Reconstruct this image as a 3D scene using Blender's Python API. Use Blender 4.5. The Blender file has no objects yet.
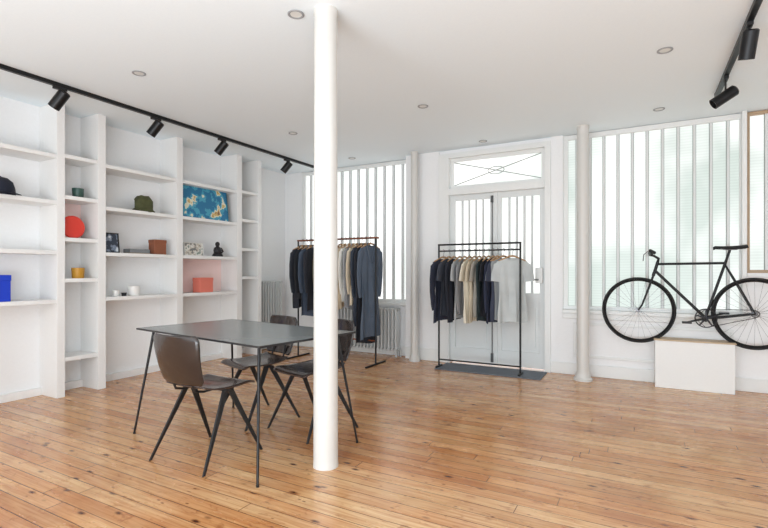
import bpy, bmesh, math, random
from mathutils import Vector, Matrix
random.seed(7)
PI = math.pi
S = bpy.context.scene
COL = S.collection
H = 1.15; FPX = 470.0; HZ = 272.0; YAW = math.radians(28.6)
Fv = Vector((-math.sin(YAW), math.cos(YAW), 0)); Rv = Vector((math.cos(YAW), math.sin(YAW), 0)); EYE = Vector((0, 0, H))
def ray(u, v): return Fv + Rv*((u-384)/FPX) + Vector((0, 0, (HZ-v)/FPX))
def onz(u, v, z): r = ray(u, v); return EYE + r*((z-H)/r.z)
def onx(u, v, x): r = ray(u, v); return EYE + r*(x/r.x)

# ---------------------------------------------------------------- materials
def lin(c):
    return tuple(((x/255)/12.92 if x/255 <= .04045 else ((x/255+.055)/1.055)**2.4) for x in c) + (1,)
MATS = {}
def mat(name, rgb, rough=.5, metal=0, bump=0, bscale=60, var=0, vscale=8, emis=0, coat=0):
    if name in MATS: return MATS[name]
    m = bpy.data.materials.new(name); m.use_nodes = True
    nt = m.node_tree; b = nt.nodes['Principled BSDF']
    b.inputs['Base Color'].default_value = lin(rgb)
    b.inputs['Roughness'].default_value = rough; b.inputs['Metallic'].default_value = metal
    if coat: b.inputs['Coat Weight'].default_value = coat
    tc = nt.nodes.new('ShaderNodeTexCoord')
    n = nt.nodes.new('ShaderNodeTexNoise'); n.inputs['Scale'].default_value = vscale if var else bscale
    nt.links.new(tc.outputs['Object'], n.inputs['Vector'])
    mx = nt.nodes.new('ShaderNodeMix'); mx.data_type = 'RGBA'
    mx.inputs[6].default_value = lin(tuple(max(0, x*(1-max(var, .012))) for x in rgb))
    mx.inputs[7].default_value = lin(tuple(min(255, x*(1+max(var, .012))) for x in rgb))
    nt.links.new(n.outputs['Fac'], mx.inputs[0]); nt.links.new(mx.outputs[2], b.inputs['Base Color'])
    if bump:
        n2 = nt.nodes.new('ShaderNodeTexNoise'); n2.inputs['Scale'].default_value = bscale
        nt.links.new(tc.outputs['Object'], n2.inputs['Vector'])
        bp = nt.nodes.new('ShaderNodeBump'); bp.inputs['Strength'].default_value = bump; bp.inputs['Distance'].default_value = .01
        nt.links.new(n2.outputs['Fac'], bp.inputs['Height']); nt.links.new(bp.outputs['Normal'], b.inputs['Normal'])
    MATS[name] = m
    return m

def floor_mat():
    m = bpy.data.materials.new('pine_boards'); m.use_nodes = True; nt = m.node_tree; b = nt.nodes['Principled BSDF']
    L = nt.links.new; N = nt.nodes.new
    def math_(op, a, bb=None, c=None):
        n = N('ShaderNodeMath'); n.operation = op
        for i, q in enumerate((a, bb, c)):
            if q is None: continue
            if isinstance(q, (int, float)): n.inputs[i].default_value = q
            else: L(q, n.inputs[i])
        return n.outputs[0]
    W_ = .088
    tc0 = N('ShaderNodeTexCoord'); sp = N('ShaderNodeSeparateXYZ'); L(tc0.outputs['Object'], sp.inputs[0])
    yy = math_('ADD', sp.outputs['Y'], 20.0)
    row = math_('FLOOR', math_('DIVIDE', yy, W_))
    wn = N('ShaderNodeTexWhiteNoise'); wn.noise_dimensions = '1D'; L(row, wn.inputs['W'])
    xx = math_('ADD', math_('ADD', sp.outputs['X'], 40.0), math_('MULTIPLY', wn.outputs['Value'], 7.3))
    cb = N('ShaderNodeCombineXYZ'); L(xx, cb.inputs[0]); L(yy, cb.inputs[1])
    V = cb.outputs[0]
    br = N('ShaderNodeTexBrick'); br.offset = 0; br.offset_frequency = 2
    br.inputs['Scale'].default_value = 1; br.inputs['Mortar Size'].default_value = .0025; br.inputs['Mortar Smooth'].default_value = .2
    br.inputs['Brick Width'].default_value = 2.1; br.inputs['Row Height'].default_value = W_
    br.inputs['Color1'].default_value = lin((208, 158, 106)); br.inputs['Color2'].default_value = lin((234, 196, 148)); br.inputs['Mortar'].default_value = lin((118, 76, 42))
    L(V, br.inputs['Vector'])
    def ramp(src, p0, c0, p1, c1):
        r = N('ShaderNodeValToRGB'); e = r.color_ramp.elements; e[0].position = p0; e[0].color = lin(c0); e[1].position = p1; e[1].color = lin(c1); L(src, r.inputs[0]); return r.outputs[0]
    def mul(a, c, f):
        m1 = N('ShaderNodeMix'); m1.data_type = 'RGBA'; m1.blend_type = 'MULTIPLY'; m1.inputs[0].default_value = f; L(a, m1.inputs[6]); L(c, m1.inputs[7]); return m1.outputs[2]
    def noise(sc, scale, det, dist=0, vec=None):
        mp = N('ShaderNodeMapping'); mp.inputs['Scale'].default_value = sc; L(vec or V, mp.inputs['Vector'])
        n = N('ShaderNodeTexNoise'); n.inputs['Scale'].default_value = scale; n.inputs['Detail'].default_value = det; n.inputs['Distortion'].default_value = dist; L(mp.outputs[0], n.inputs['Vector']); return n.outputs['Fac']
    W = (255, 255, 255)
    c = mul(br.outputs['Color'], ramp(noise((1.2, 30, 1), 2.2, 6, .6), .36, (206, 158, 110), .60, W), .55)
    c = mul(c, ramp(noise((.5, 2.0, 1), 1.3, 4), .40, (232, 184, 134), .60, W), .5)
    c = mul(c, ramp(noise((1, 1, 1), 2.1, 7, .5, tc0.outputs['Object']), .34, (214, 184, 152), .52, W), .5)
    c = mul(c, ramp(noise((2.5, 5, 1), 5.0, 5, 1.0, tc0.outputs['Object']), .30, (186, 140, 102), .40, W), .5)
    def knots(sc, p0, p1, col, f):
        mp3 = N('ShaderNodeMapping'); mp3.inputs['Scale'].default_value = sc; L(V, mp3.inputs['Vector'])
        vo = N('ShaderNodeTexVoronoi'); vo.inputs['Scale'].default_value = 1.0; L(mp3.outputs[0], vo.inputs['Vector'])
        return mul(c, ramp(vo.outputs['Distance'], p0, col, p1, W), f)
    c = knots((4.2, 9.5, 1), .06, .15, (98, 52, 26), .95)
    c = knots((7.3, 15.2, 1), .05, .11, (126, 76, 42), .85)
    c = knots((2.2, 1/W_, 1), .025, .05, (84, 54, 34), .7)
    L(c, b.inputs['Base Color'])
    rr = N('ShaderNodeMapRange'); rr.inputs[1].default_value = .35; rr.inputs[2].default_value = .65; rr.inputs[3].default_value = .17; rr.inputs[4].default_value = .30
    L(noise((1, 3, 1), 3.0, 4), rr.inputs[0]); L(rr.outputs[0], b.inputs['Roughness']); b.inputs['Specular IOR Level'].default_value = .85
    bp = N('ShaderNodeBump'); bp.inputs['Strength'].default_value = .25; bp.inputs['Distance'].default_value = .002; bp.invert = True
    L(br.outputs['Fac'], bp.inputs['Height']); L(bp.outputs['Normal'], b.inputs['Normal'])
    return m

def pane_mat(name, c1, c2, strength, sx=4, sz=.7):
    """obscured glass glowing with daylight from behind, finely ribbed"""
    m = bpy.data.materials.new(name); m.use_nodes = True; nt = m.node_tree; b = nt.nodes['Principled BSDF']
    L = nt.links.new; N = nt.nodes.new
    tc = N('ShaderNodeTexCoord'); mp = N('ShaderNodeMapping'); mp.inputs['Scale'].default_value = (sx, 1, sz); L(tc.outputs['Object'], mp.inputs['Vector'])
    n = N('ShaderNodeTexNoise'); n.inputs['Scale'].default_value = 1.3; n.inputs['Detail'].default_value = 3; L(mp.outputs[0], n.inputs['Vector'])
    r = N('ShaderNodeValToRGB'); r.color_ramp.elements[0].position = .40; r.color_ramp.elements[0].color = lin(c1); r.color_ramp.elements[1].position = .58; r.color_ramp.elements[1].color = lin(c2)
    L(n.outputs['Fac'], r.inputs[0])
    def wave(d, sc, dist, lo):
        wv = N('ShaderNodeTexWave'); wv.bands_direction = d; wv.inputs['Scale'].default_value = sc; wv.inputs['Distortion'].default_value = dist; L(tc.outputs['Object'], wv.inputs['Vector'])
        rr = N('ShaderNodeMapRange'); rr.inputs[3].default_value = lo; rr.inputs[4].default_value = 1.0; L(wv.outputs['Fac'], rr.inputs[0]); return rr.outputs[0]
    m2 = N('ShaderNodeMath'); m2.operation = 'MULTIPLY'; m2.inputs[1].default_value = strength; L(wave('Z', 11, .3, .93), m2.inputs[0])
    b.inputs['Base Color'].default_value = (.05, .05, .05, 1); b.inputs['Roughness'].default_value = .35
    L(r.outputs[0], b.inputs['Emission Color']); L(m2.outputs[0], b.inputs['Emission Strength'])
    return m

def art_mat(name, cols, scale=6, pos=None):
    m = bpy.data.materials.new(name); m.use_nodes = True; nt = m.node_tree; b = nt.nodes['Principled BSDF']
    L = nt.links.new; N = nt.nodes.new
    tc = N('ShaderNodeTexCoord'); n = N('ShaderNodeTexNoise'); n.inputs['Scale'].default_value = scale; n.inputs['Detail'].default_value = 3
    L(tc.outputs['Object'], n.inputs['Vector'])
    r = N('ShaderNodeValToRGB'); r.color_ramp.interpolation = 'CONSTANT'
    e = r.color_ramp.elements; e[0].position = 0; e[0].color = lin(cols[0]); e[1].position = (pos or [.45])[0]; e[1].color = lin(cols[1])
    for i, c in enumerate(cols[2:]):
        q = e.new((pos or [.45, .53, .6, .66])[i+1]); q.color = lin(c)
    L(n.outputs['Fac'], r.inputs[0]); L(r.outputs[0], b.inputs['Base Color']); b.inputs['Roughness'].default_value = .5
    return m

WHITE = mat('wall_paint', (242, 242, 242), .6, bump=.05, bscale=40)
CEIL = mat('ceiling_paint', (240, 249, 255), .7)
SHELFW = mat('shelf_paint', (240, 239, 237), .5)
TRIMW = mat('trim_gloss_paint', (234, 235, 233), .35)
COLW = mat('column_gloss_paint', (213, 211, 206), .35, bump=.08, bscale=25)
BLACK = mat('black_metal', (20, 20, 22), .38, .3)
MATT = mat('matt_black', (24, 24, 26), .5)
SHELL = mat('dark_plywood', (40, 31, 28), .26, var=.18, vscale=14, coat=.35)
SEATM = mat('dark_brown_plywood', (60, 45, 39), .26, var=.2, vscale=14, coat=.4)
TABLE = mat('slate_linoleum', (122, 128, 128), .22)
TEDGE = mat('black_table_edge', (34, 34, 36), .4)
STEEL = mat('brushed_steel', (120, 120, 122), .3, .8)
COPPER = mat('copper_tube', (150, 92, 66), .35, .7)
WOODH = mat('hanger_wood', (176, 138, 98), .45)
RADW = mat('radiator_enamel', (204, 206, 205), .35)
MATG = mat('grey_doormat', (112, 118, 126), .85, bump=.5, bscale=200, var=.08, vscale=40)
RUB = mat('tyre_rubber', (24, 24, 25), .7)
TIMBER = mat('pale_timber', (176, 150, 122), .5, var=.1)

# ---------------------------------------------------------------- mesh builder
class MB:
    def __init__(s): s.b = bmesh.new()
    def box(s, x0, x1, y0, y1, z0, z1, M=None):
        vs = [s.b.verts.new((x, y, z)) for x in (x0, x1) for y in (y0, y1) for z in (z0, z1)]
        for q in ((0, 1, 3, 2), (4, 6, 7, 5), (0, 4, 5, 1), (2, 3, 7, 6), (0, 2, 6, 4), (1, 5, 7, 3)): s.b.faces.new([vs[i] for i in q])
        if M: bmesh.ops.transform(s.b, matrix=M, verts=vs)
        return s
    def tube(s, pts, r, seg=10, closed=False, sy=None, cap=True):
        pts = [Vector(p) for p in pts]; n = len(pts); rs = r if isinstance(r, (list, tuple)) else [r]*n
        rings = []; up = None
        for i, p in enumerate(pts):
            a = pts[(i-1) % n] if (closed or i > 0) else pts[0]; c = pts[(i+1) % n] if (closed or i < n-1) else pts[-1]
            t = (c-a).normalized()
            if up is None:
                up = Vector((0, 1, 0)) if abs(t.y) < .9 else Vector((1, 0, 0))
            up = (up - t*up.dot(t)).normalized(); sd = t.cross(up)
            rings.append([s.b.verts.new(p + (up*math.cos(2*PI*k/seg)*(sy or 1) + sd*math.sin(2*PI*k/seg))*rs[i]) for k in range(seg)])
        m = n if closed else n-1
        for i in range(m):
            A, B = rings[i], rings[(i+1) % n]
            for k in range(seg): s.b.faces.new((A[k], A[(k+1) % seg], B[(k+1) % seg], B[k]))
        if not closed and cap:
            s.b.faces.new(rings[0][::-1]); s.b.faces.new(rings[-1])
        return s
    def lathe(s, prof, c=(0, 0, 0), seg=32, M=None):
        vs = []; rings = []
        for r, z in prof:
            if r < 1e-5: ring = [s.b.verts.new((c[0], c[1], c[2]+z))]
            else: ring = [s.b.verts.new((c[0]+r*math.cos(2*PI*k/seg), c[1]+r*math.sin(2*PI*k/seg), c[2]+z)) for k in range(seg)]
            rings.append(ring); vs += ring
        for A, B in zip(rings, rings[1:]):
            if len(A) == 1 and len(B) == 1: continue
            for k in range(seg):
                j = (k+1) % seg
                if len(A) == 1: s.b.faces.new((A[0], B[k], B[j]))
                elif len(B) == 1: s.b.faces.new((A[k], A[j], B[0]))
                else: s.b.faces.new((A[k], A[j], B[j], B[k]))
        if M: bmesh.ops.transform(s.b, matrix=M, verts=vs)
        return s
    def ball(s, c, r, sc=(1, 1, 1)):
        M = Matrix.Translation(c) @ Matrix.Diagonal((*sc, 1))
        bmesh.ops.create_uvsphere(s.b, u_segments=20, v_segments=12, radius=r, matrix=M); return s
    def grid(s, f, nu, nv):
        g = [[s.b.verts.new(f(i/nu, j/nv)) for j in range(nv+1)] for i in range(nu+1)]
        for i in range(nu):
            for j in range(nv): s.b.faces.new((g[i][j], g[i+1][j], g[i+1][j+1], g[i][j+1]))
        return s
    def build(s, name, m, parent=None, bevel=0, solid=0, sub=0):
        bmesh.ops.recalc_face_normals(s.b, faces=s.b.faces)
        me = bpy.data.meshes.new(name); s.b.to_mesh(me); s.b.free()
        for p in me.polygons: p.use_smooth = True
        me.set_sharp_from_angle(angle=math.radians(38))
        me.materials.append(m)
        o = bpy.data.objects.new(name, me); COL.objects.link(o)
        if parent: o.parent = parent
        if solid: k = o.modifiers.new('s', 'SOLIDIFY'); k.thickness = solid; k.offset = 0
        if bevel: k = o.modifiers.new('b', 'BEVEL'); k.width = bevel; k.segments = 2; k.limit_method = 'ANGLE'
        if sub: k = o.modifiers.new('u', 'SUBSURF'); k.levels = sub; k.render_levels = sub
        return o
def tag(o, label=None, cat=None, group=None, kind=None):
    if label: o['label'] = label
    if cat: o['category'] = cat
    if group: o['group'] = group
    if kind: o['kind'] = kind
    return o
def thing(name, label, cat, loc=(0, 0, 0), rz=0, group=None):
    o = bpy.data.objects.new(name, None); o.empty_display_size = .1; COL.objects.link(o); o.location = loc; o.rotation_euler = (0, 0, rz)
    return tag(o, label, cat, group)
def struct(name, mb, m, parent=None, **k):
    o = mb.build(name, m, parent, **k)
    if not parent: o['kind'] = 'structure'
    return o
def kids(r): return [o for o in bpy.data.objects if o.parent == r]
def dup(root, loc, rz, label=None, group=None):
    r = root.copy(); COL.objects.link(r); r.location = loc; r.rotation_euler = (0, 0, rz)
    if label: r['label'] = label
    if group: r['group'] = group
    for ch in kids(root):
        c = ch.copy(); COL.objects.link(c); c.parent = r
        for g in kids(ch):
            d = g.copy(); COL.objects.link(d); d.parent = c
    return r

# ---------------------------------------------------------------- room shell
CZ = 2.70; XL = -4.95; YB = 5.65; YL = 5.80; XR = 3.2; YF = -2.2
struct('floor', MB().box(XL-.1, XR, YF, YL+.2, -.12, 0), floor_mat())
struct('ceiling', MB().box(XL-.1, XR, YF, YL+.2, CZ, CZ+.12), CEIL)
struct('wall_left', MB().box(XL-.12, XL, YF, YL+.2, 0, CZ), WHITE)
struct('wall_right', MB().box(XR, XR+.12, 1.5, YL+.2, 0, CZ), WHITE)
SILL = .72
wb = MB()
wb.box(XL, -2.75, YL, YL+.2, 0, SILL)
wb.box(XL, -4.62, YL, YL+.2, SILL, CZ)
wb.box(-2.75, -2.27, YB, YL+.2, 0, CZ)
wb.box(-.90, -.77, YB, YL+.2, 0, CZ)
wb.box(-.77, .90, YB, YL+.2, 0, SILL)
wb.box(.90, XR, YB, YL+.2, 0, 1.14)
wb.box(-2.27, -.90, YB+.02, YL+.2, 2.645, CZ)
wb.box(2.0, XR, YB, YL+.2, 1.14, CZ)
struct('wall_back', wb, WHITE)
struct('baseboard_left', MB().box(XL, XL+.015, 4.96, YL, 0, .12).box(XL, XL+.015, YF, 1.2, 0, .12), TRIMW, bevel=.003)
struct('baseboard_back', MB().box(XL, -2.75, YL-.018, YL, 0, .14).box(-2.75, -2.27, YB-.018, YB, 0, .16).box(-.90, XR, YB-.018, YB, 0, .13), TRIMW, bevel=.004)
struct('trim_1', MB().box(-.77, .90, YB-.05, YB+.02, SILL-.03, SILL+.01).box(-.77, .90, YB-.02, YB, SILL-.09, SILL-.03), TRIMW, bevel=.004)
struct('trim_2', MB().box(-4.62, -2.75, YL-.05, YL+.02, SILL-.03, SILL+.01), TRIMW, bevel=.004)
struct('trim_3', MB().box(-.66, .80, YB-.012, YB, .20, .23).box(-.66, .80, YB-.012, YB, .56, .59).box(-.66, -.63, YB-.012, YB, .23, .56).box(.77, .80, YB-.012, YB, .23, .56), TRIMW, bevel=.003)

G_RIGHT = pane_mat('obscured_glass_green', (206, 218, 211), (246, 250, 247), 1.1, .9, .8)
G_LEFT = pane_mat('bright_glass', (226, 233, 229), (252, 253, 252), 1.35, 2, .5)
G_DOOR = pane_mat('door_glass', (224, 231, 226), (252, 253, 250), 1.3, 3, .6)
BARS = mat('glazing_bar_paint', (222, 225, 224), .4)
PUTTY = mat('putty_line_grey', (158, 165, 162), .6)

def window(idx, x0, x1, z0, z1, y, bars, gmat, fm=TRIMW, fw=.05, bw=.011):
    f = MB(); f.box(x0+fw, x1-fw, y-.03, y+.05, z0, z0+fw).box(x0+fw, x1-fw, y-.03, y+.05, z1-fw, z1)
    f.box(x0, x0+fw, y-.03, y+.05, z0, z1).box(x1-fw, x1, y-.03, y+.05, z0, z1)
    w = struct('window_%d' % idx, f, fm)
    b = MB(); p = MB()
    for x in bars:
        b.box(x-bw, x+bw, y-.018, y+.03, z0+fw, z1-fw); p.box(x-bw-.005, x+bw+.005, y+.002, y+.011, z0+fw, z1-fw)
    b.build('glazing_bars', BARS, w); p.build('putty_lines', PUTTY, w)
    MB().box(x0+fw*.5, x1-fw*.5, y+.012, y+.02, z0+fw*.5, z1-fw*.5).build('glass', gmat, w)
    return w
window(1, -4.62, -2.75, SILL, CZ-.005, YL+.05, [-4.62+.144*k for k in range(1, 13)], G_LEFT, bw=.014)
window(2, -.77, .90, SILL, CZ-.005, YB+.06, [-.77+.1392*k for k in range(1, 12)], G_RIGHT, bw=.0105)
window(3, .90, 2.0, 1.14, CZ-.005, YB+.06, [1.06+.15*k for k in range(0, 6)], G_RIGHT, fm=TIMBER, fw=.03)
struct('trim_4', MB().box(.86, .90, YB-.03, YB+.03, SILL, CZ), TRIMW, bevel=.004)

# door
DY = YB+.05
door = bpy.data.objects.new('door_1', None); COL.objects.link(door); door['kind'] = 'structure'
f = MB()
f.box(-2.27, -2.13, YB-.03, DY+.06, 0, 2.65).box(-.965, -.90, YB-.03, DY+.06, 0, 2.65).box(-2.13, -.965, YB-.03, DY+.06, 2.59, 2.65).box(-2.13, -.965, YB-.045, DY+.06, 2.12, 2.20)
f.build('door_frame', TRIMW, door)
tr = MB(); tr.box(-2.085, -1.01, DY-.02, DY+.03, 2.20, 2.245).box(-2.085, -1.01, DY-.02, DY+.03, 2.545, 2.59).box(-2.13, -2.085, DY-.02, DY+.03, 2.2, 2.59).box(-1.01, -.965, DY-.02, DY+.03, 2.2, 2.59)
t_ = tr.build('transom', TRIMW, door)
MB().box(-2.1, -1.0, DY, DY+.008, 2.22, 2.57).build('pane', G_DOOR, t_)
dk = mat('grey_lead_bar', (176, 181, 179), .5)
g = MB(); g.tube([(-2.08, DY-.006, 2.25), (-1.015, DY-.006, 2.54)], .006).tube([(-2.08, DY-.006, 2.54), (-1.015, DY-.006, 2.25)], .006)
g.tube([(-1.5475+.10*math.cos(a*PI/12), DY-.006, 2.395+.045*math.sin(a*PI/12)) for a in range(24)], .005, closed=True)
g.build('diagonal_bars', dk, t_)
LEAF = mat('door_leaf_paint', (226, 229, 228), .4)
for (x0, x1) in ((-2.13, -1.555), (-1.54, -.965)):
    l = MB(); s_ = .065; ZG = .90
    l.box(x0, x0+s_, DY-.02, DY+.03, .02, 2.12).box(x1-s_, x1, DY-.02, DY+.03, .02, 2.12)
    l.box(x0+s_, x1-s_, DY-.02, DY+.03, 2.05, 2.12).box(x0+s_, x1-s_, DY-.02, DY+.03, ZG-.10, ZG).box(x0+s_, x1-s_, DY-.02, DY+.03, .02, .20)
    l.box(x0+s_, x1-s_, DY+.004, DY+.02, .20, ZG-.10)
    l.box(x0+s_+.05, x1-s_-.05, DY-.012, DY+.004, .27, ZG-.17)
    lf = l.build('door_leaf', LEAF, door)
    MB().box(x0+s_*.6, x1-s_*.6, DY+.005, DY+.012, ZG-.02, 2.06).build('pane', G_DOOR, lf)
    gb = MB(); pb = MB()
    for k in range(1, 5):
        x = x0+s_+(x1-x0-2*s_)*k/5; gb.box(x-.009, x+.009, DY-.014, DY+.02, ZG, 2.05); pb.box(x-.013, x+.013, DY-.002, DY+.004, ZG, 2.05)
    gb.build('glazing_bars', BARS, lf); pb.build('putty_lines', PUTTY, lf)
MB().box(-1.575, -1.52, DY-.035, DY-.018, .02, 2.12).build('meeting_stile', LEAF, door, bevel=.004)
MB().tube([(-1.585, DY-.04, .06), (-1.585, DY-.04, 2.08)], .007).build('bolt_rod', mat('mid_grey_rod', (120, 122, 122), .4), door)
for a, b in ((2.0, 2.08), (.05, .16)): MB().box(-1.60, -1.57, DY-.055, DY-.02, a, b).build('bolt_keeper', mat('dark_iron', (90, 92, 94), .5, .4), door, bevel=.004)
MB().box(-1.07, -.99, DY-.07, DY-.02, 1.02, 1.20).build('lock_case', TRIMW, door, bevel=.006)
MB().tube([(-1.04, DY-.07, 1.06), (-1.04, DY-.11, 1.06), (-1.13, DY-.11, 1.06)], .009).build('handle', mat('handle_grey', (120, 124, 124), .4, .5), door)
tag(MB().box(-2.14, -.93, 5.17, 5.59, 0, .010).build('doormat', MATG, bevel=.003), 'large slate grey doormat on the boards in front of the door', 'doormat')

# columns
def column(name, label, x, y, r, taper=1.0, group=None):
    prof = [(0, 0), (r*1.5, 0), (r*1.5, .02), (r*1.28, .035), (r*1.28, .055), (r*1.08, .075), (r, .09)] if r < .07 else [(0, 0), (r*1.03, 0), (r*1.0, .03)]
    prof += [(r*(1-(1-taper)*k/8), .1+(CZ-.2)*k/8) for k in range(9)]
    prof += [(r*taper*1.0, CZ-.035), (r*taper*1.07, CZ-.028), (r*taper*1.07, CZ), (0, CZ)]
    o = MB().lathe(prof, seg=48).build(name, COLW); o.location = (x, y, 0)
    return tag(o, label, 'column', group)
column('column', 'stout white cast iron column standing beside the table', -1.64, 2.285, .073, .93)
column('column', 'slim white column standing between the doormat and the bicycle', -.535, 5.40, .062, .95)
column('column', 'slim white column in the distance left of the door beside the copper rack', -2.56, 5.52, .05, .92)

# ---------------------------------------------------------------- shelving
XS = -4.65
shelving = thing('shelving_unit', 'white built-in shelving covering the left wall with wide and narrow bays', 'shelves', (XS, 3, 0))
O = Vector((XS, 3, 0))
def sb(y0, y1, z0, z1, name, x1=XS, x0=XL, m=SHELFW):
    return MB().box(x0-O.x, x1-O.x, y0-O.y, y1-O.y, z0, z1).build(name, m, shelving, bevel=.002)
for y0, y1 in ((1.33, 1.40), (2.326, 2.394), (2.693, 2.771), (3.585, 3.665), (4.496, 4.584), (4.88, 4.95)): sb(y0, y1, 0, CZ-.002, 'upright')
T = .036
WIDE = (2.22, 1.80, 1.345, .90); NARROW = (2.24, 1.86, 1.47, 1.09, .36)
for a, b in ((1.40, 2.326), (2.771, 3.585), (3.665, 4.496)):
    for z in WIDE: sb(a, b, z-T, z, 'shelf', XS-.004)
for a, b in ((2.394, 2.693), (4.584, 4.88)):
    for z in NARROW: sb(a, b, z-T, z, 'shelf', XS-.004)
for a, b in ((1.40, 2.326), (2.394, 2.693), (2.771, 3.585), (3.665, 4.496), (4.584, 4.88)):
    sb(a, b, 0, .07, 'plinth', XL+.04)
PINK = mat('pink_glow_tint', (250, 222, 217), .6)  # reddish glow of two bays, put into the colour of added panels
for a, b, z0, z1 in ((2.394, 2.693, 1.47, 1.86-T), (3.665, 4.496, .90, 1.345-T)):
    o = sb(a, b, z0, z1, 'glow_back_panel', XL+.008, XL+.001, PINK); o['label'] = 'back panel tinted pale pink for a reddish glow'

# items on the shelves
def at_shelf(u, z, x): p = onx(u, 272, x); return Vector((x, p.y, z))
def pot(name, label, cat, u, z, r, h, m, x=-4.75):
    p = at_shelf(u, z, x)
    o = MB().lathe([(0, 0), (r*.86, 0), (r*.92, .006), (r, h*.85), (r, h), (r*.88, h), (r*.84, h*.25), (0, h*.2)], seg=28).build(name, m); o.location = p
    return tag(o, label, cat)
pot('pot', 'small dark green pot in the narrow bay above the red disc', 'pot', 78, 1.86, .05, .092, mat('green_glaze', (52, 84, 76), .4))
pot('pot', 'small ochre yellow pot in the narrow bay below the red disc', 'pot', 78, 1.09, .055, .10, mat('ochre_glaze', (200, 146, 50), .45))
disc = MB().lathe([(0, -.012), (.10, -.012), (.108, -.004), (.108, .004), (.10, .012), (0, .012)], seg=40, M=Matrix.Rotation(PI/2, 4, 'Y')).build('disc', mat('red_lacquer', (222, 62, 48), .35)); disc.location = (-4.74, 2.51, 1.47+.1075); disc.rotation_euler = (0, -.06, 0)
tag(disc, 'round red disc standing upright in the narrow shelf bay', 'disc')
def cap(name, label, u, z, r, m, rz):
    p = at_shelf(u, z, -4.76)
    t = thing(name, label, 'cap', p, rz)
    MB().lathe([(r, 0), (r*1.02, .02), (r*.98, r*.6), (r*.84, r*1.1), (r*.5, r*1.4), (.008, r*1.5), (.008, r*1.55), (0, r*1.55)], seg=28).build('crown', m, t)
    def br(a, b):
        th = -1.0+2.0*a; e = r*(.85+b*.75); return (e*math.cos(th), e*math.sin(th)*1.02, .012+.016*math.cos(th*1.4)-.012*b)
    MB().grid(br, 14, 5).build('brim', m, t, solid=.005)
    return t
cap('cap', 'dark navy cap on the upper shelf at the left edge of the photo', 0, 1.80, .105, mat('navy_cotton', (24, 28, 44), .8, bump=.2), -.4)
olive = mat('olive_cloth', (76, 78, 48), .9, bump=.6, bscale=30, var=.25, vscale=20)
p = at_shelf(143, 1.80, -4.77)
t = thing('bucket_hat', 'crumpled olive green hat on the shelf above the framed pictures', 'hat', p, .3)
def hatc(a, b):
    th = 2*PI*a; r = (.088+.012*math.sin(3*th)) if b < .6 else .088*(1-(b-.6)/.4)**.6
    return (r*math.cos(th), r*math.sin(th), .02+.155*min(b/.8, 1)+.006*math.sin(4*th))
MB().grid(hatc, 28, 10).build('crown', olive, t)
MB().grid(lambda a, b: ((.08+.04*b)*math.cos(2*PI*a), (.08+.04*b)*math.sin(2*PI*a), .045-.042*b+.006*math.sin(5*2*PI*a)*b), 32, 4).build('brim', olive, t, solid=.006)
def carton(name, label, cat, u, z, w, d, h, m, x=-4.76, rz=0):
    p = at_shelf(u, z, x); t = thing(name, label, cat, p, rz)
    MB().box(-d/2, d/2, -w/2, w/2, 0, h*.8).build('body', m, t, bevel=.004)
    MB().box(-d/2-.003, d/2+.003, -w/2-.003, w/2+.003, h*.8-.004, h).build('lid', m, t, bevel=.004)
    return t
carton('storage_box', 'cobalt blue box on the lower shelf at the left edge of the photo', 'box', -6, .90, .17, .17, .225, mat('cobalt_card', (18, 60, 196), .45))
carton('storage_box', 'brown wooden box on the shelf beside the long flat tray', 'box', 157.5, 1.345, .15, .10, .165, mat('brown_wood', (142, 84, 58), .5, var=.15))
carton('storage_box', 'coral pink box on the lowest shelf under the black figurine', 'box', 203, .90, .20, .13, .18, mat('coral_card', (232, 128, 110), .5))
def picture(label, u0, u1, z, h, m, fm, lean=.12, fr=.012, x=-4.70, name='picture_frame', cat='picture'):
    a = onx(u0, 272, x).y; b = onx(u1, 272, x).y; w = b-a
    t = thing(name, label, cat, (x, (a+b)/2, z)); t.rotation_euler = (0, -lean, 0)
    f = MB().box(-.016, 0, -w/2, -w/2+fr, 0, h).box(-.016, 0, w/2-fr, w/2, 0, h).box(-.016, 0, -w/2+fr, w/2-fr, 0, fr).box(-.016, 0, -w/2+fr, w/2-fr, h-fr, h)
    f.build('frame', fm, t)
    MB().box(-.014, -.006, -w/2+fr*.9, w/2-fr*.9, fr*.9, h-fr*.9).build('print', m, t)
    return t
picture('large blue print with pale blossom shapes leaning on the shelf above the figurine', 183, 229, 1.80, .43, art_mat('blue_floral', [(36, 116, 158), (72, 160, 186), (226, 222, 196), (206, 172, 104), (136, 98, 72)], 8, [.48, .56, .62, .68]), mat('blue_edge', (52, 110, 130), .5), fr=.006)
picture('small black framed photograph left of the flat tray', 105, 120, 1.345, .205, art_mat('bw_photo', [(50, 58, 72), (120, 132, 150), (208, 214, 220)], 14, [.47, .55]), MATT)
picture('small landscape photograph leaning beside the black figurine', 185, 204, 1.345, .16, art_mat('pastel_photo', [(120, 120, 118), (196, 186, 172), (222, 220, 214), (140, 150, 140)], 18, [.42, .5, .6]), mat('pale_frame', (225, 222, 216), .5), fr=.008)
p = at_shelf(137, 1.345, -4.76)
t = thing('tray', 'long flat grey and timber tray lying between the black frame and brown box', 'tray', p)
MB().box(-.05, .05, -.12, .12, 0, .012).build('base', mat('tray_timber', (150, 128, 104), .5), t, bevel=.002)
MB().box(-.05, -.044, -.12, .12, .010, .05).box(.044, .05, -.12, .12, .010, .05).box(-.05, .05, -.12, -.114, .010, .05).box(-.05, .05, .114, .12, .010, .05).build('rim', mat('tray_grey', (126, 128, 130), .5), t)
p = at_shelf(217.5, 1.345, -4.76)
t = thing('figurine', 'small black seated figurine on the shelf below the blue print', 'figurine', p)
blk = mat('black_ceramic', (24, 24, 27), .4)
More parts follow.
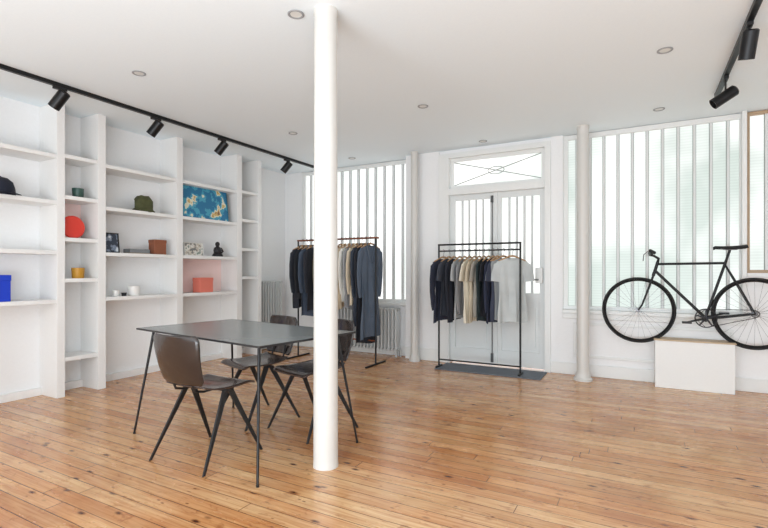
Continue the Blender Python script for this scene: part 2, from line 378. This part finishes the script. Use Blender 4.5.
MB().lathe([(0, 0), (.065, 0), (.07, .012), (.06, .03), (.045, .05), (.05, .085), (.042, .115), (.02, .13), (.018, .14), (0, .14)], seg=24).build('body', blk, t)
MB().ball((0, 0, .16), .03, (1, .9, 1.1)).build('head', blk, t)
for sy in (-1, 1): MB().tube([(.01, sy*.045, .11), (.035, sy*.055, .07), (.05, sy*.02, .05)], [.014, .013, .01]).build('arm', blk, t)
MB().tube([(.0, -.06, .02), (.05, -.03, .018), (.06, .02, .016)], .016).build('folded_leg', blk, t)
WC = mat('white_ceramic', (238, 236, 232), .3)
pot('cup', 'squat white cup on the lower shelf, left of the tiny dark box', 'cup', 116, .90, .035, .06, WC)
carton('keepsake_box', 'tiny charcoal box between the white cup and white bowl', 'box', 124, .90, .035, .035, .035, blk, x=-4.72)
pot('bowl', 'wide white bowl on the lower shelf right of the tiny dark box', 'bowl', 134, .90, .06, .10, WC)

# ---------------------------------------------------------------- radiators
def radiator(label, loc, rz, n, h, pitch=.055):
    t = thing('radiator', label, 'radiator', loc, rz)
    for k in range(n):
        x = k*pitch; m = MB()
        for y in (-.045, 0, .045): m.tube([(x, y, .10), (x, y, .14), (x, y, h-.05), (x, y, h-.015)], [.011, .0145, .0145, .011], seg=8)
        m.tube([(x, -.06, h-.02), (x, .06, h-.02)], .018, seg=8).tube([(x, -.06, .10), (x, .06, .10)], .018, seg=8)
        if k in (0, n-1): m.box(x-.012, x+.012, -.05, -.03, 0, .10).box(x-.012, x+.012, .03, .05, 0, .10)
        m.build('section', RADW, t)
    MB().tube([(-.02, 0, .10), ((n-1)*pitch+.05, 0, .10), ((n-1)*pitch+.05, 0, .0)], .011).build('pipe', RADW, t)
    MB().tube([(-.02, 0, h-.02), ((n-1)*pitch+.02, 0, h-.02)], .012).build('pipe', RADW, t)
    return t
radiator('tall white column radiator on the left wall past the shelves', (XL+.10, 5.04, 0), PI/2, 10, 1.02)
radiator('low white column radiator under the window behind the copper clothes rack', (-4.0, YL-.10, 0), 0, 21, .66)

# ---------------------------------------------------------------- table
tc = Vector((-2.418, 2.39, 0)); trz = -math.radians(8.5)
t = thing('table', 'rectangular slate grey table with thin black rod legs', 'table', tc, trz)
MB().box(-.685, .685, -.395, .395, .741, .75).build('tabletop', TABLE, t, bevel=.001)
MB().box(-.688, -.685, -.398, .398, .739, .7505).box(.685, .688, -.398, .398, .739, .7505).box(-.685, .685, -.398, -.395, .739, .7505).box(-.685, .685, .395, .398, .739, .7505).build('edge_band', TEDGE, t)
MB().box(-.61, .61, -.33, -.318, .722, .741).box(-.61, .61, .318, .33, .722, .741).box(-.61, -.598, -.318, .318, .722, .741).box(.598, .61, -.318, .318, .722, .741).build('under_frame', BLACK, t)
for sx in (-1, 1):
    for sy in (-1, 1):
        m = MB()
        m.tube([(sx*.59, sy*.322, .724), (sx*.69, sy*.41, .008)], [.0095, .007]).tube([(sx*.69, sy*.41, 0), (sx*.69, sy*.41, .012)], .009)
        m.build('leg', BLACK, t)

# ---------------------------------------------------------------- chairs (local +y is the way the sitter faces)
def chair(label, loc, rz):
    t = thing('plywood_chair', label, 'chair', loc, rz, None)
    def seat(a, b):
        s = a*2-1
        y = .225 - b*.39
        w = .20*(1 if b > .06 else (.93+.07*math.sin(b/.06*PI/2)))
        if b > .6: w *= 1-.18*((b-.6)/.4)**1.5
        z = .452 - .012*math.sin(PI*min(1, b*1.1)) - (.024*(1-b/.16)**2 if b < .16 else 0) + .006*(abs(s)**2.5) + (.018*((b-.8)/.2)**2 if b > .8 else 0)
        return (s*w, y, z)
    def back(a, b):
        s = a*2-1
        y = -.190 - .012*math.sin(PI*b) - .078*b
        z = .486 + .298*b
        w = .176 + .022*min(1, b/.75)
        if b > .88: w *= 1-.12*((b-.88)/.12)**2
        if b < .12: w *= 1-.12*(1-b/.12)**2
        y += .040*(abs(s)**2)*(.5+.5*b)
        return (s*w, y, z)
    MB().grid(seat, 16, 26).build('seat', SEATM, t, solid=.009)
    MB().grid(back, 18, 28).build('backrest', SHELL, t, solid=.009)
    for sx in (-1, 1):
        for fy in (.235, -.225):
            m = MB(); top = Vector((sx*.17, .01 + (.018 if fy > 0 else -.018), .43)); ft = Vector((sx*.235, fy, 0))
            vs = []
            for P, w, th in ((top, .022, .007), (ft, .009, .005)):
                for dx, dy in ((-th, -w), (th, -w), (th, w), (-th, w)): vs.append(m.b.verts.new((P.x+dx, P.y+dy, P.z)))
            for q in ((3, 2, 1, 0), (4, 5, 6, 7), (0, 1, 5, 4), (1, 2, 6, 5), (2, 3, 7, 6), (3, 0, 4, 7)): m.b.faces.new([vs[i] for i in q])
            m.build('leg', MATT, t, bevel=.002)
        MB().tube([(sx*.085, .05, .434), (sx*.085, -.10, .430), (sx*.085, -.160, .445), (sx*.085, -.180, .49), (sx*.085, -.194, .56)], .0075, seg=8).build('back_support', MATT, t)
    MB().box(-.18, .18, -.012, .032, .422, .438).build('under_frame', MATT, t, bevel=.003)
    return t
c0 = chair('dark plywood chair on the near side of the table, seen from behind', (-2.39, 2.06, 0), .0)
dup(c0, (-2.66, 2.80, 0), PI-.30, 'dark plywood chair on the far side of the table, left one')
dup(c0, (-2.12, 2.80, 0), PI-.26, 'dark plywood chair on the far side of the table, partly behind the column')

# ---------------------------------------------------------------- clothes
def rack(name, label, x0, x1, y, h, m, depth, base):
    t = thing(name, label, 'clothes rack', ((x0+x1)/2, y, 0)); c = (x0+x1)/2
    for x in (x0-c, x1-c):
        MB().tube([(x, 0, base+.01), (x, 0, h)], .011).build('upright', BLACK, t)
        MB().box(x-.012, x+.012, -depth, depth, base, base+.02).build('foot', BLACK, t, bevel=.003)
    MB().tube([(x0-c-.01, 0, h), (x1-c+.01, 0, h)], .011).build('top_rail', m, t)
    return t
t1 = rack('clothes_rack', 'tall copper topped clothes rack in the corner by the radiator', -4.08, -2.87, 5.05, 1.575, COPPER, .24, 0)
MB().tube([(-.605, 0, .30), (.605, 0, .30)], .009).build('lower_rail', COPPER, t1)
MB().tube([(-.605, .06, 1.575), (.605, .06, 1.575)], .009).build('rear_rail', COPPER, t1)
for x in (-.605, .605): MB().box(x-.012, x+.012, -.01, .07, 1.565, 1.585).build('bracket', COPPER, t1)
t2 = rack('clothes_rack', 'black clothes rack of tees standing on the doormat', -2.13, -1.165, 5.29, 1.475, BLACK, .09, .010)
MB().tube([(-.4825, 0, 1.40), (.4825, 0, 1.40)], .009).build('lower_rail', BLACK, t2)
MB().tube([(-.4825, 0, .10), (.4825, 0, .10)], .009).build('stretcher', BLACK, t2)

def hanger(label, x, y, rail_z, rz, group, hw=.165):
    t = thing('clothes_hanger', label, 'hanger', (x, y, rail_z), rz, group)
    hk = [(math.cos(math.radians(a))*.017, 0, math.sin(math.radians(a))*.017) for a in range(200, -61, -26)]
    hk += [(.003, 0, -.035), (0, 0, -.055), (0, 0, -.085)]
    MB().tube(hk, .0026, seg=6).build('hook', STEEL, t)
    arm = [(-hw, 0, -.128), (-hw*.6, 0, -.102), (-.03, 0, -.074), (0, 0, -.070), (.03, 0, -.074), (hw*.6, 0, -.102), (hw, 0, -.128)]
    MB().tube(arm, [.006, .008, .010, .011, .010, .008, .006], seg=8).build('arms', WOODH, t)
    return t
def fabric(rgb): return mat('fabric_%d_%d_%d' % rgb, rgb, .85, bump=.35, bscale=90, var=.10, vscale=6)
def garment(kind, name, cat, label, x, y, rail_z, rz, rgb, L, w, th, group, hlabel, hgroup):
    hanger(hlabel, x, y, rail_z, rz, hgroup)
    m = fabric(rgb); ph = random.uniform(0, 6); k1 = random.uniform(24, 36)
    t = thing(name, label, cat, (x, y, rail_z-.092), rz, group)
    SN, M = 22, 52
    b = MB(); rings = []
    for i in range(SN+1):
        f_ = i/SN; wd = w*(1.0-.13*math.sin(PI*min(1, f_*1.2))+(.03*f_ if kind == 'coat' else -.03*f_)); tk = th*(.30+.70*min(1, f_*4))
        ring = []
        for j in range(M):
            a = 2*PI*j/M; ca, sa = math.cos(a), math.sin(a)
            xx = wd*math.copysign(abs(ca)**.75, ca); yy = tk*math.copysign(abs(sa)**.9, sa)
            yy += (.017*math.sin(xx*k1+ph+f_*1.9)+.008*math.sin(xx*67+ph*2-f_*2.5))*min(1, f_*1.6)
            z = -f_*L - ((1-f_)**3)*.34*max(abs(xx)-.06, 0)
            if abs(xx) < .07 and i == 0: z -= .024*(1-(xx/.07)**2)*(1 if sa < 0 else .3)
            z += (.012*math.sin(xx*k1*.5+ph)+.11*xx*math.sin(ph))*f_**4
            ring.append(b.b.verts.new((xx, yy, z)))
        rings.append(ring)
    for A, B in zip(rings, rings[1:]):
        for j in range(M): b.b.faces.new((A[j], A[(j+1) % M], B[(j+1) % M], B[j]))
    b.b.faces.new(rings[0]); b.b.faces.new(rings[-1][::-1])
    b.build('torso', m, t)
    for sx in (-1, 1):
        zs = -.34*(w-.06); jy = random.uniform(-.012, .012)
        if kind == 'tee':
            p = [(sx*(w-.05), 0, zs-.030), (sx*(w-.014), 0, zs-.058), (sx*(w+.010), jy*.5, zs-.13), (sx*(w+.020), jy, zs-.22)]; r = [.042, .056, .058, .064]; fl = .20
        else:
            ln = .60 if kind == 'coat' else .56
            p = [(sx*(w-.05), 0, zs-.030), (sx*(w-.018), 0, zs-.058), (sx*(w+.001), jy*.5, zs-.20), (sx*(w+.002), jy, zs-.34), (sx*(w-.014), jy, zs-ln+.06), (sx*(w-.026), jy, zs-ln)]; r = [.042, .054, .047, .043, .038, .034]; fl = .30
        MB().tube(p, r, seg=16, sy=fl).build('sleeve', m, t)
        if kind in ('sweater', 'jacket', 'coat'):
            MB().tube([(sx*(w-.022), jy, zs-ln+.035), (sx*(w-.028), jy, zs-ln-.004)], .036, seg=16, sy=.33).build('cuff', m, t)
    if kind in ('tee', 'sweater'):
        MB().tube([(.07*math.cos(a), .014*math.sin(a), -.004-.018*(1 if math.sin(a) < 0 else .2)*abs(math.sin(a))) for a in [2*PI*q/20 for q in range(20)]], .005, seg=6, closed=True).build('neckband', m, t)
    else:
        c = MB()
        c.tube([(-.075, -.010, -.03), (-.06, 0, .014), (-.02, .008, .022), (.02, .008, .022), (.06, 0, .014), (.075, -.010, -.03)], [.008, .010, .010, .010, .010, .008], seg=8)
        for sx in (-1, 1):
            c.tube([(sx*.07, -.014, -.01), (sx*.05, -th-.002, -.10), (sx*.01, -th-.003, -.20)], [.012, .02, .006], seg=8, sy=.3)
        c.build('collar', m, t)
        for q in range(5): MB().ball((.012, -th-.004+.004*math.sin(q), -.22-q*(L-.30)/5), .007, (1, .5, 1)).build('button', fabric((40, 40, 44)), t)
    return t

ORD = ['first', 'second', 'third', 'fourth', 'fifth', 'sixth', 'seventh', 'eighth', 'ninth', 'tenth', 'eleventh', 'twelfth', 'thirteenth', 'fourteenth']
r2 = [('sweater', (44, 48, 64), 'dark navy sweatshirt', 68, .74, -2.07), ('tee', (66, 70, 80), 'slate tee', 76, .68, -2.0), ('sweater', (40, 42, 52), 'blue black sweatshirt', 82, .73, -1.935),
      ('tee', (182, 184, 185), 'light grey tee', 84, .70, -1.865), ('sweater', (140, 140, 142), 'mid grey sweatshirt', 84, .66, -1.805), ('tee', (232, 224, 206), 'cream tee', 84, .74, -1.745), ('tee', (214, 200, 176), 'oatmeal tee', 84, .71, -1.685),
      ('tee', (176, 170, 160), 'stone grey tee', 84, .64, -1.63), ('sweater', (42, 54, 56), 'dark teal sweatshirt', 84, .72, -1.575), ('tee', (32, 34, 42), 'black tee', 82, .68, -1.52), ('sweater', (42, 48, 68), 'navy sweatshirt', 80, .73, -1.465),
      ('tee', (54, 60, 78), 'faded navy tee', 76, .68, -1.415), ('tee', (146, 150, 152), 'heather grey tee', 58, .71, -1.35), ('tee', (190, 195, 195), 'pale grey marl tee', 38, .72, -1.255)]
n = len(r2)
for i, (kind, rgb, desc, ang, L, x) in enumerate(r2):
    pos = 'leftmost' if i == 0 else ('rightmost' if i == n-1 else ORD[i]+' garment from the left')
    garment(kind, 't_shirt' if kind == 'tee' else 'sweatshirt', 't-shirt' if kind == 'tee' else 'sweatshirt', desc+' on the black rack, '+pos, x, 5.29, 1.40, math.radians(ang), rgb, L, .185, .012, 'tops hanging on the black rack',
            'wooden hanger holding the '+desc+' on the black rack', 'hangers on the black rack')
r1 = [('jacket', (44, 48, 58), 'dark navy jacket', 78, .80, -4.0), ('jacket', (34, 36, 42), 'black jacket', 80, .70, -3.93), ('jacket', (74, 86, 104), 'slate blue jacket', 80, .92, -3.86), ('jacket', (48, 50, 58), 'charcoal jacket', 82, .84, -3.79),
      ('jacket', (90, 86, 70), 'olive jacket', 84, .78, -3.64), ('jacket', (92, 88, 84), 'taupe shirt', 84, .74, -3.50), ('jacket', (150, 126, 98), 'tan brown shirt', 84, .74, -3.37), ('jacket', (216, 198, 170), 'sand shirt', 84, .78, -3.31), ('jacket', (236, 232, 224), 'white shirt', 84, .68, -3.25),
      ('jacket', (150, 152, 156), 'pale grey shirt', 84, .80, -3.185), ('jacket', (222, 208, 184), 'cream shirt', 84, .72, -3.13), ('coat', (58, 66, 80), 'steel navy long coat', 82, .98, -3.07),
      ('coat', (36, 38, 46), 'black long coat', 80, 1.22, -3.01), ('coat', (84, 96, 112), 'blue grey long coat', 76, 1.14, -2.945)]
n = len(r1)
for i, (kind, rgb, desc, ang, L, x) in enumerate(r1):
    pos = 'leftmost' if i == 0 else ('rightmost' if i == n-1 else ORD[i]+' garment from the left')
    nm = 'shirt' if 'shirt' in desc else ('coat' if 'coat' in desc else 'jacket')
    garment(kind, nm, nm, desc+' on the copper rack, '+pos, x, 5.05, 1.575, math.radians(ang), rgb, L, .18, .013, 'clothes hanging on the copper rack',
            'wooden hanger holding the '+desc+' on the copper rack', 'hangers on the copper rack')

# ---------------------------------------------------------------- white box under the bicycle
t = thing('plinth_box', 'low white box with timber edged top against the wall under the bicycle', 'box', (.455, 5.53, 0))
MB().box(-.325, .325, -.10, .098, 0, .468).build('body', mat('box_white', (236, 236, 234), .5), t, bevel=.003)
MB().box(-.335, .335, -.108, .10, .468, .482).build('top', mat('box_timber', (196, 172, 142), .5), t, bevel=.002)

# ---------------------------------------------------------------- bicycle (x to the right, front wheel on the left)
BY = 5.50; BX = -.02; BZ = .76
bike = thing('bicycle', 'slim black bicycle hung above the white box against the window wall', 'bicycle', (BX, BY, BZ))
def wheel(cx):
    R = .325
    w = MB(); w.tube([(cx+(R-.020)*math.cos(2*PI*k/64), 0, (R-.020)*math.sin(2*PI*k/64)) for k in range(64)], .008, seg=8, closed=True)
    o = w.build('wheel', BLACK, bike)
    MB().tube([(cx+R*math.cos(2*PI*k/64), 0, R*math.sin(2*PI*k/64)) for k in range(64)], .0125, seg=10, closed=True).build('tyre', RUB, o)
    MB().tube([(cx, -.045, 0), (cx, -.03, 0), (cx, -.028, 0), (cx, -.02, 0), (cx, .02, 0), (cx, .028, 0), (cx, .03, 0), (cx, .045, 0)], [.007, .007, .022, .014, .014, .022, .007, .007], seg=14).build('hub', STEEL, o)
    for k in range(28):
        a = 2*PI*k/28; off = .5*(1 if k % 4 < 2 else -1); sy = .026*(1 if k % 2 else -1)
        MB().tube([(cx+.02*math.cos(a+off), sy, .02*math.sin(a+off)), (cx+(R-.026)*math.cos(a), 0, (R-.026)*math.sin(a))], .0011, seg=5).build('spoke', STEEL, o)
    return o
wheel(0); wheel(.955)
RX = .955
BBp = (.575, 0, -.055); HT = (.175, 0, .49); HB = (.145, 0, .38); ST = (.735, 0, .475)
fr = MB()
fr.tube([HB, HT], .0155).tube([(.170, 0, .470), ST], .0125).tube([(.15, 0, .405), BBp], .0145).tube([BBp, (.740, 0, .50)], .0125)
for sy in (-1, 1):
    fr.tube([(BBp[0], sy*.02, BBp[2]), (.70, sy*.045, -.045), (RX, sy*.052, 0)], [.010, .009, .007])
    fr.tube([(.73, sy*.012, .46), (.83, sy*.045, .26), (RX, sy*.052, 0)], [.008, .007, .006])
fr.tube([(BBp[0], -.036, BBp[2]), (BBp[0], .036, BBp[2])], .02)
fr.build('frame', BLACK, bike)
fk = MB().tube([(.145, 0, .385), (.135, 0, .35)], .016)
for sy in (-1, 1): fk.tube([(.137, sy*.03, .355), (.10, sy*.05, .24), (.035, sy*.052, .05), (0, sy*.052, 0)], [.011, .010, .008, .007])
fk.tube([(.137, -.03, .355), (.137, .03, .355)], .012); fk.build('fork', BLACK, bike)
MB().tube([HT, (.183, 0, .525), (.14, 0, .555), (.105, 0, .565)], [.0145, .014, .012, .013]).build('stem', BLACK, bike)
hb = MB().tube([(.105, -.20, .60), (.10, -.12, .58), (.105, -.04, .565), (.105, .04, .565), (.10, .085, .58), (.105, .13, .60)], .0115).build('handlebar', BLACK, bike)
for a, b in (((.105, -.20, .60), (.14, -.27, .575)), ((.105, .08, .585), (.125, .14, .585))): MB().tube([a, b], .016).build('grip', RUB, hb)
MB().tube([(.085, -.17, .595), (.05, -.16, .56), (.045, -.20, .50)], .0045).build('brake_lever', STEEL, hb)
MB().tube([(.740, 0, .50), (.770, 0, .605)], .0115).build('seat_post', BLACK, bike)
def sad(a, b):
    s = a*2-1; w = .016+.055*max(0, (b-.35)/.65)**1.3
    return (.64+.26*b, s*w, .628-.02*abs(s)**2+.016*(b-.4)**2*2 + (-.01 if b < .05 else 0))
sd = MB().grid(sad, 10, 18).build('saddle', RUB, bike, solid=.017)
for sy in (-1, 1): MB().tube([(.69, sy*.018, .612), (.74, sy*.02, .602), (.82, sy*.02, .602), (.86, sy*.03, .62)], .0035).build('saddle_rail', STEEL, sd)
cr = MB()
cr.tube([(BBp[0]+.088*math.cos(2*PI*k/40), -.045, BBp[2]+.088*math.sin(2*PI*k/40)) for k in range(40)], .005, seg=8, closed=True)
for k in range(5):
    a = 2*PI*k/5+.3; cr.tube([(BBp[0], -.045, BBp[2]), (BBp[0]+.085*math.cos(a), -.045, BBp[2]+.085*math.sin(a))], [.011, .006])
cs = cr.build('chainring', mat('dark_steel', (60, 60, 64), .35, .7), bike)
for sg, y0, y1, y2 in ((-1, -.054, -.060, -.110), (1, .048, .055, .100)):
    e = (BBp[0]+sg*.158, y1, BBp[2]+sg*.045)
    MB().tube([(BBp[0], y0, BBp[2]), e], [.012, .008]).build('crank_arm', BLACK, cs)
    MB().box(e[0]-.04, e[0]+.04, min(y1, y2), max(y1, y2), e[2]-.010, e[2]+.010).build('pedal', MATT, cs, bevel=.003)
CHN = mat('chain_steel', (50, 48, 46), .4, .6)
MB().tube([(BBp[0], -.045, BBp[2]+.09), (RX, -.045, .036), (RX+.034, -.045, 0), (RX, -.045, -.036), (BBp[0], -.045, BBp[2]-.09), (BBp[0]-.09, -.045, BBp[2])], .0035, seg=6, closed=True).build('chain', CHN, bike)
MB().tube([(RX+.03*math.cos(2*PI*k/20), -.045, .03*math.sin(2*PI*k/20)) for k in range(20)], .006, seg=6, closed=True).build('sprocket', STEEL, bike)
pg = MB().tube([(0, 0, 0), (0, -.185, 0)], .008).tube([(0, 0, 0), (0, -.008, 0)], .022, seg=16).build('wall_peg', MATT); pg.location = (BX+BBp[0]+.0, YB-.012, BZ+BBp[2]-.029)
tag(pg, 'slim black peg in the wall under the bicycle chainring', 'peg')

# ---------------------------------------------------------------- ceiling tracks, spotlights, downlights
def track(label, x, y0, y1):
    t = thing('lighting_track', label, 'lighting track', (x, (y0+y1)/2, CZ)); h = (y1-y0)/2
    MB().box(-.018, .018, -h, h, -.032, 0).build('rail', BLACK, t, bevel=.002)
    for a, b in ((-h-.012, -h), (h, h+.012)): MB().box(-.02, .02, a, b, -.034, 0).build('end_cap', MATT, t, bevel=.002)
track('long black lighting track on the ceiling along the white shelves', -4.19, .6, 5.52)
track('short black lighting track on the ceiling in front of the bicycle window', .585, 2.4, 4.95)
def spot(label, x, y, aim, group, ln=.15, r=.042, drop=0):
    t = thing('track_spotlight', label, 'spotlight', (x, y, CZ-.032), 0, group)
    MB().box(-.016, .016, -.05, .05, -.022, 0).build('adapter', MATT, t, bevel=.002)
    MB().tube([(0, 0, -.02), (0, 0, -.07-drop)], .007).build('stem', MATT, t)
    d = Vector(aim).normalized(); c = Vector((0, 0, -.095-drop)); q = d.to_track_quat('Z', 'Y').to_matrix().to_4x4()
    Mx = Matrix.Translation(c) @ q
    MB().lathe([(0, -ln*.45), (r*.8, -ln*.45), (r, -ln*.4), (r, ln*.55), (r*.88, ln*.55), (r*.8, ln*.35), (0, ln*.35)], M=Mx, seg=28).build('lamp_head', BLACK, t)
    MB().lathe([(0, ln*.36), (r*.75, ln*.36), (r*.75, ln*.40), (0, ln*.41)], M=Mx, seg=24).build('lens', mat('lamp_lens', (150, 150, 146), .2), t)
for u, lab in ((60, 'black track spotlight above the first bay, closest to the camera on the long track'), (156, 'black track spotlight above the olive hat, second along the long track'),
               (222, 'black track spotlight above the blue print, third along the long track'), (287, 'black track spotlight at the far corner end of the long track')):
    y = onx(u, 100, -4.19).y
    spot(lab, -4.19, y, (-.75, -.35, -1), 'spotlights on the long track', .16, .045)
spot('black spotlight nearer the camera on the short right track, by the photo corner', .585, 3.6, (-.1, .35, -1), 'spotlights on the short track', .17, .043, .02)
spot('black spotlight further from the camera on the short right track', .585, 4.5, (-.9, -.15, -.6), 'spotlights on the short track', .18, .043, .05)
LENS = mat('downlight_lens', (226, 226, 222), .4)
CH = mat('downlight_ring', (158, 160, 162), .45, .2)
for u, v, lab in ((296, 14, 'round recessed downlight in the ceiling right beside the near column'), (139, 73, 'round recessed downlight above the shelves left of the column'), (665, 50, 'round recessed downlight left of the short track'),
                  (423, 106, 'round recessed downlight mid ceiling in front of the door'), (659, 109, 'round recessed downlight near the window above the bicycle'), (483, 141, 'small looking recessed downlight just before the door'),
                  (293, 133, 'small looking recessed downlight left of the column near the long track'), (352, 158, 'small looking recessed downlight right of the column near the left window')):
    p = onz(u, v, CZ)
    t = thing('downlight', lab, 'ceiling light', (p.x, p.y, CZ), 0, 'recessed ceiling downlights')
    MB().lathe([(.038, -.001), (.050, -.001), (.050, -.005), (.045, -.008), (.036, -.005), (.034, -.001)], seg=32).build('ring', CH, t)
    MB().lathe([(0, -.003), (.035, -.003), (.035, -.001), (0, -.001)], seg=32).build('lens', LENS, t)

# ---------------------------------------------------------------- camera, world, lights
cam = bpy.data.cameras.new('camera'); co = bpy.data.objects.new('camera', cam); COL.objects.link(co)
co.location = EYE; co.rotation_euler = (PI/2, 0, YAW); cam.sensor_width = 36; cam.lens = FPX/768*36; cam.shift_y = (HZ-264)/768; cam.clip_start = .05
S.camera = co
w = bpy.data.worlds.new('world'); S.world = w; w.use_nodes = True
bg = w.node_tree.nodes['Background']; bg.inputs[0].default_value = (.93, .965, 1, 1); bg.inputs[1].default_value = 1.68
def area(name, loc, rot, sx, sy, power, col=(1, 1, 1)):
    l = bpy.data.lights.new(name, 'AREA'); l.shape = 'RECTANGLE'; l.size = sx; l.size_y = sy; l.energy = power; l.color = col
    o = bpy.data.objects.new(name, l); COL.objects.link(o); o.location = loc; o.rotation_euler = rot
area('rear_fill', (-1.0, -2.6, 1.6), (math.radians(82), 0, 0), 6, 2.4, 45, (.97, .985, 1))  # added fill light behind the camera, no known source there
area('ceiling_fill', (-.4, -1.0, .35), (math.radians(142), 0, 0), 4, 1.6, 170, (.82, .92, 1))  # unseen fill aimed upward, added to brighten the ceiling
S.view_settings.view_transform = 'Standard'
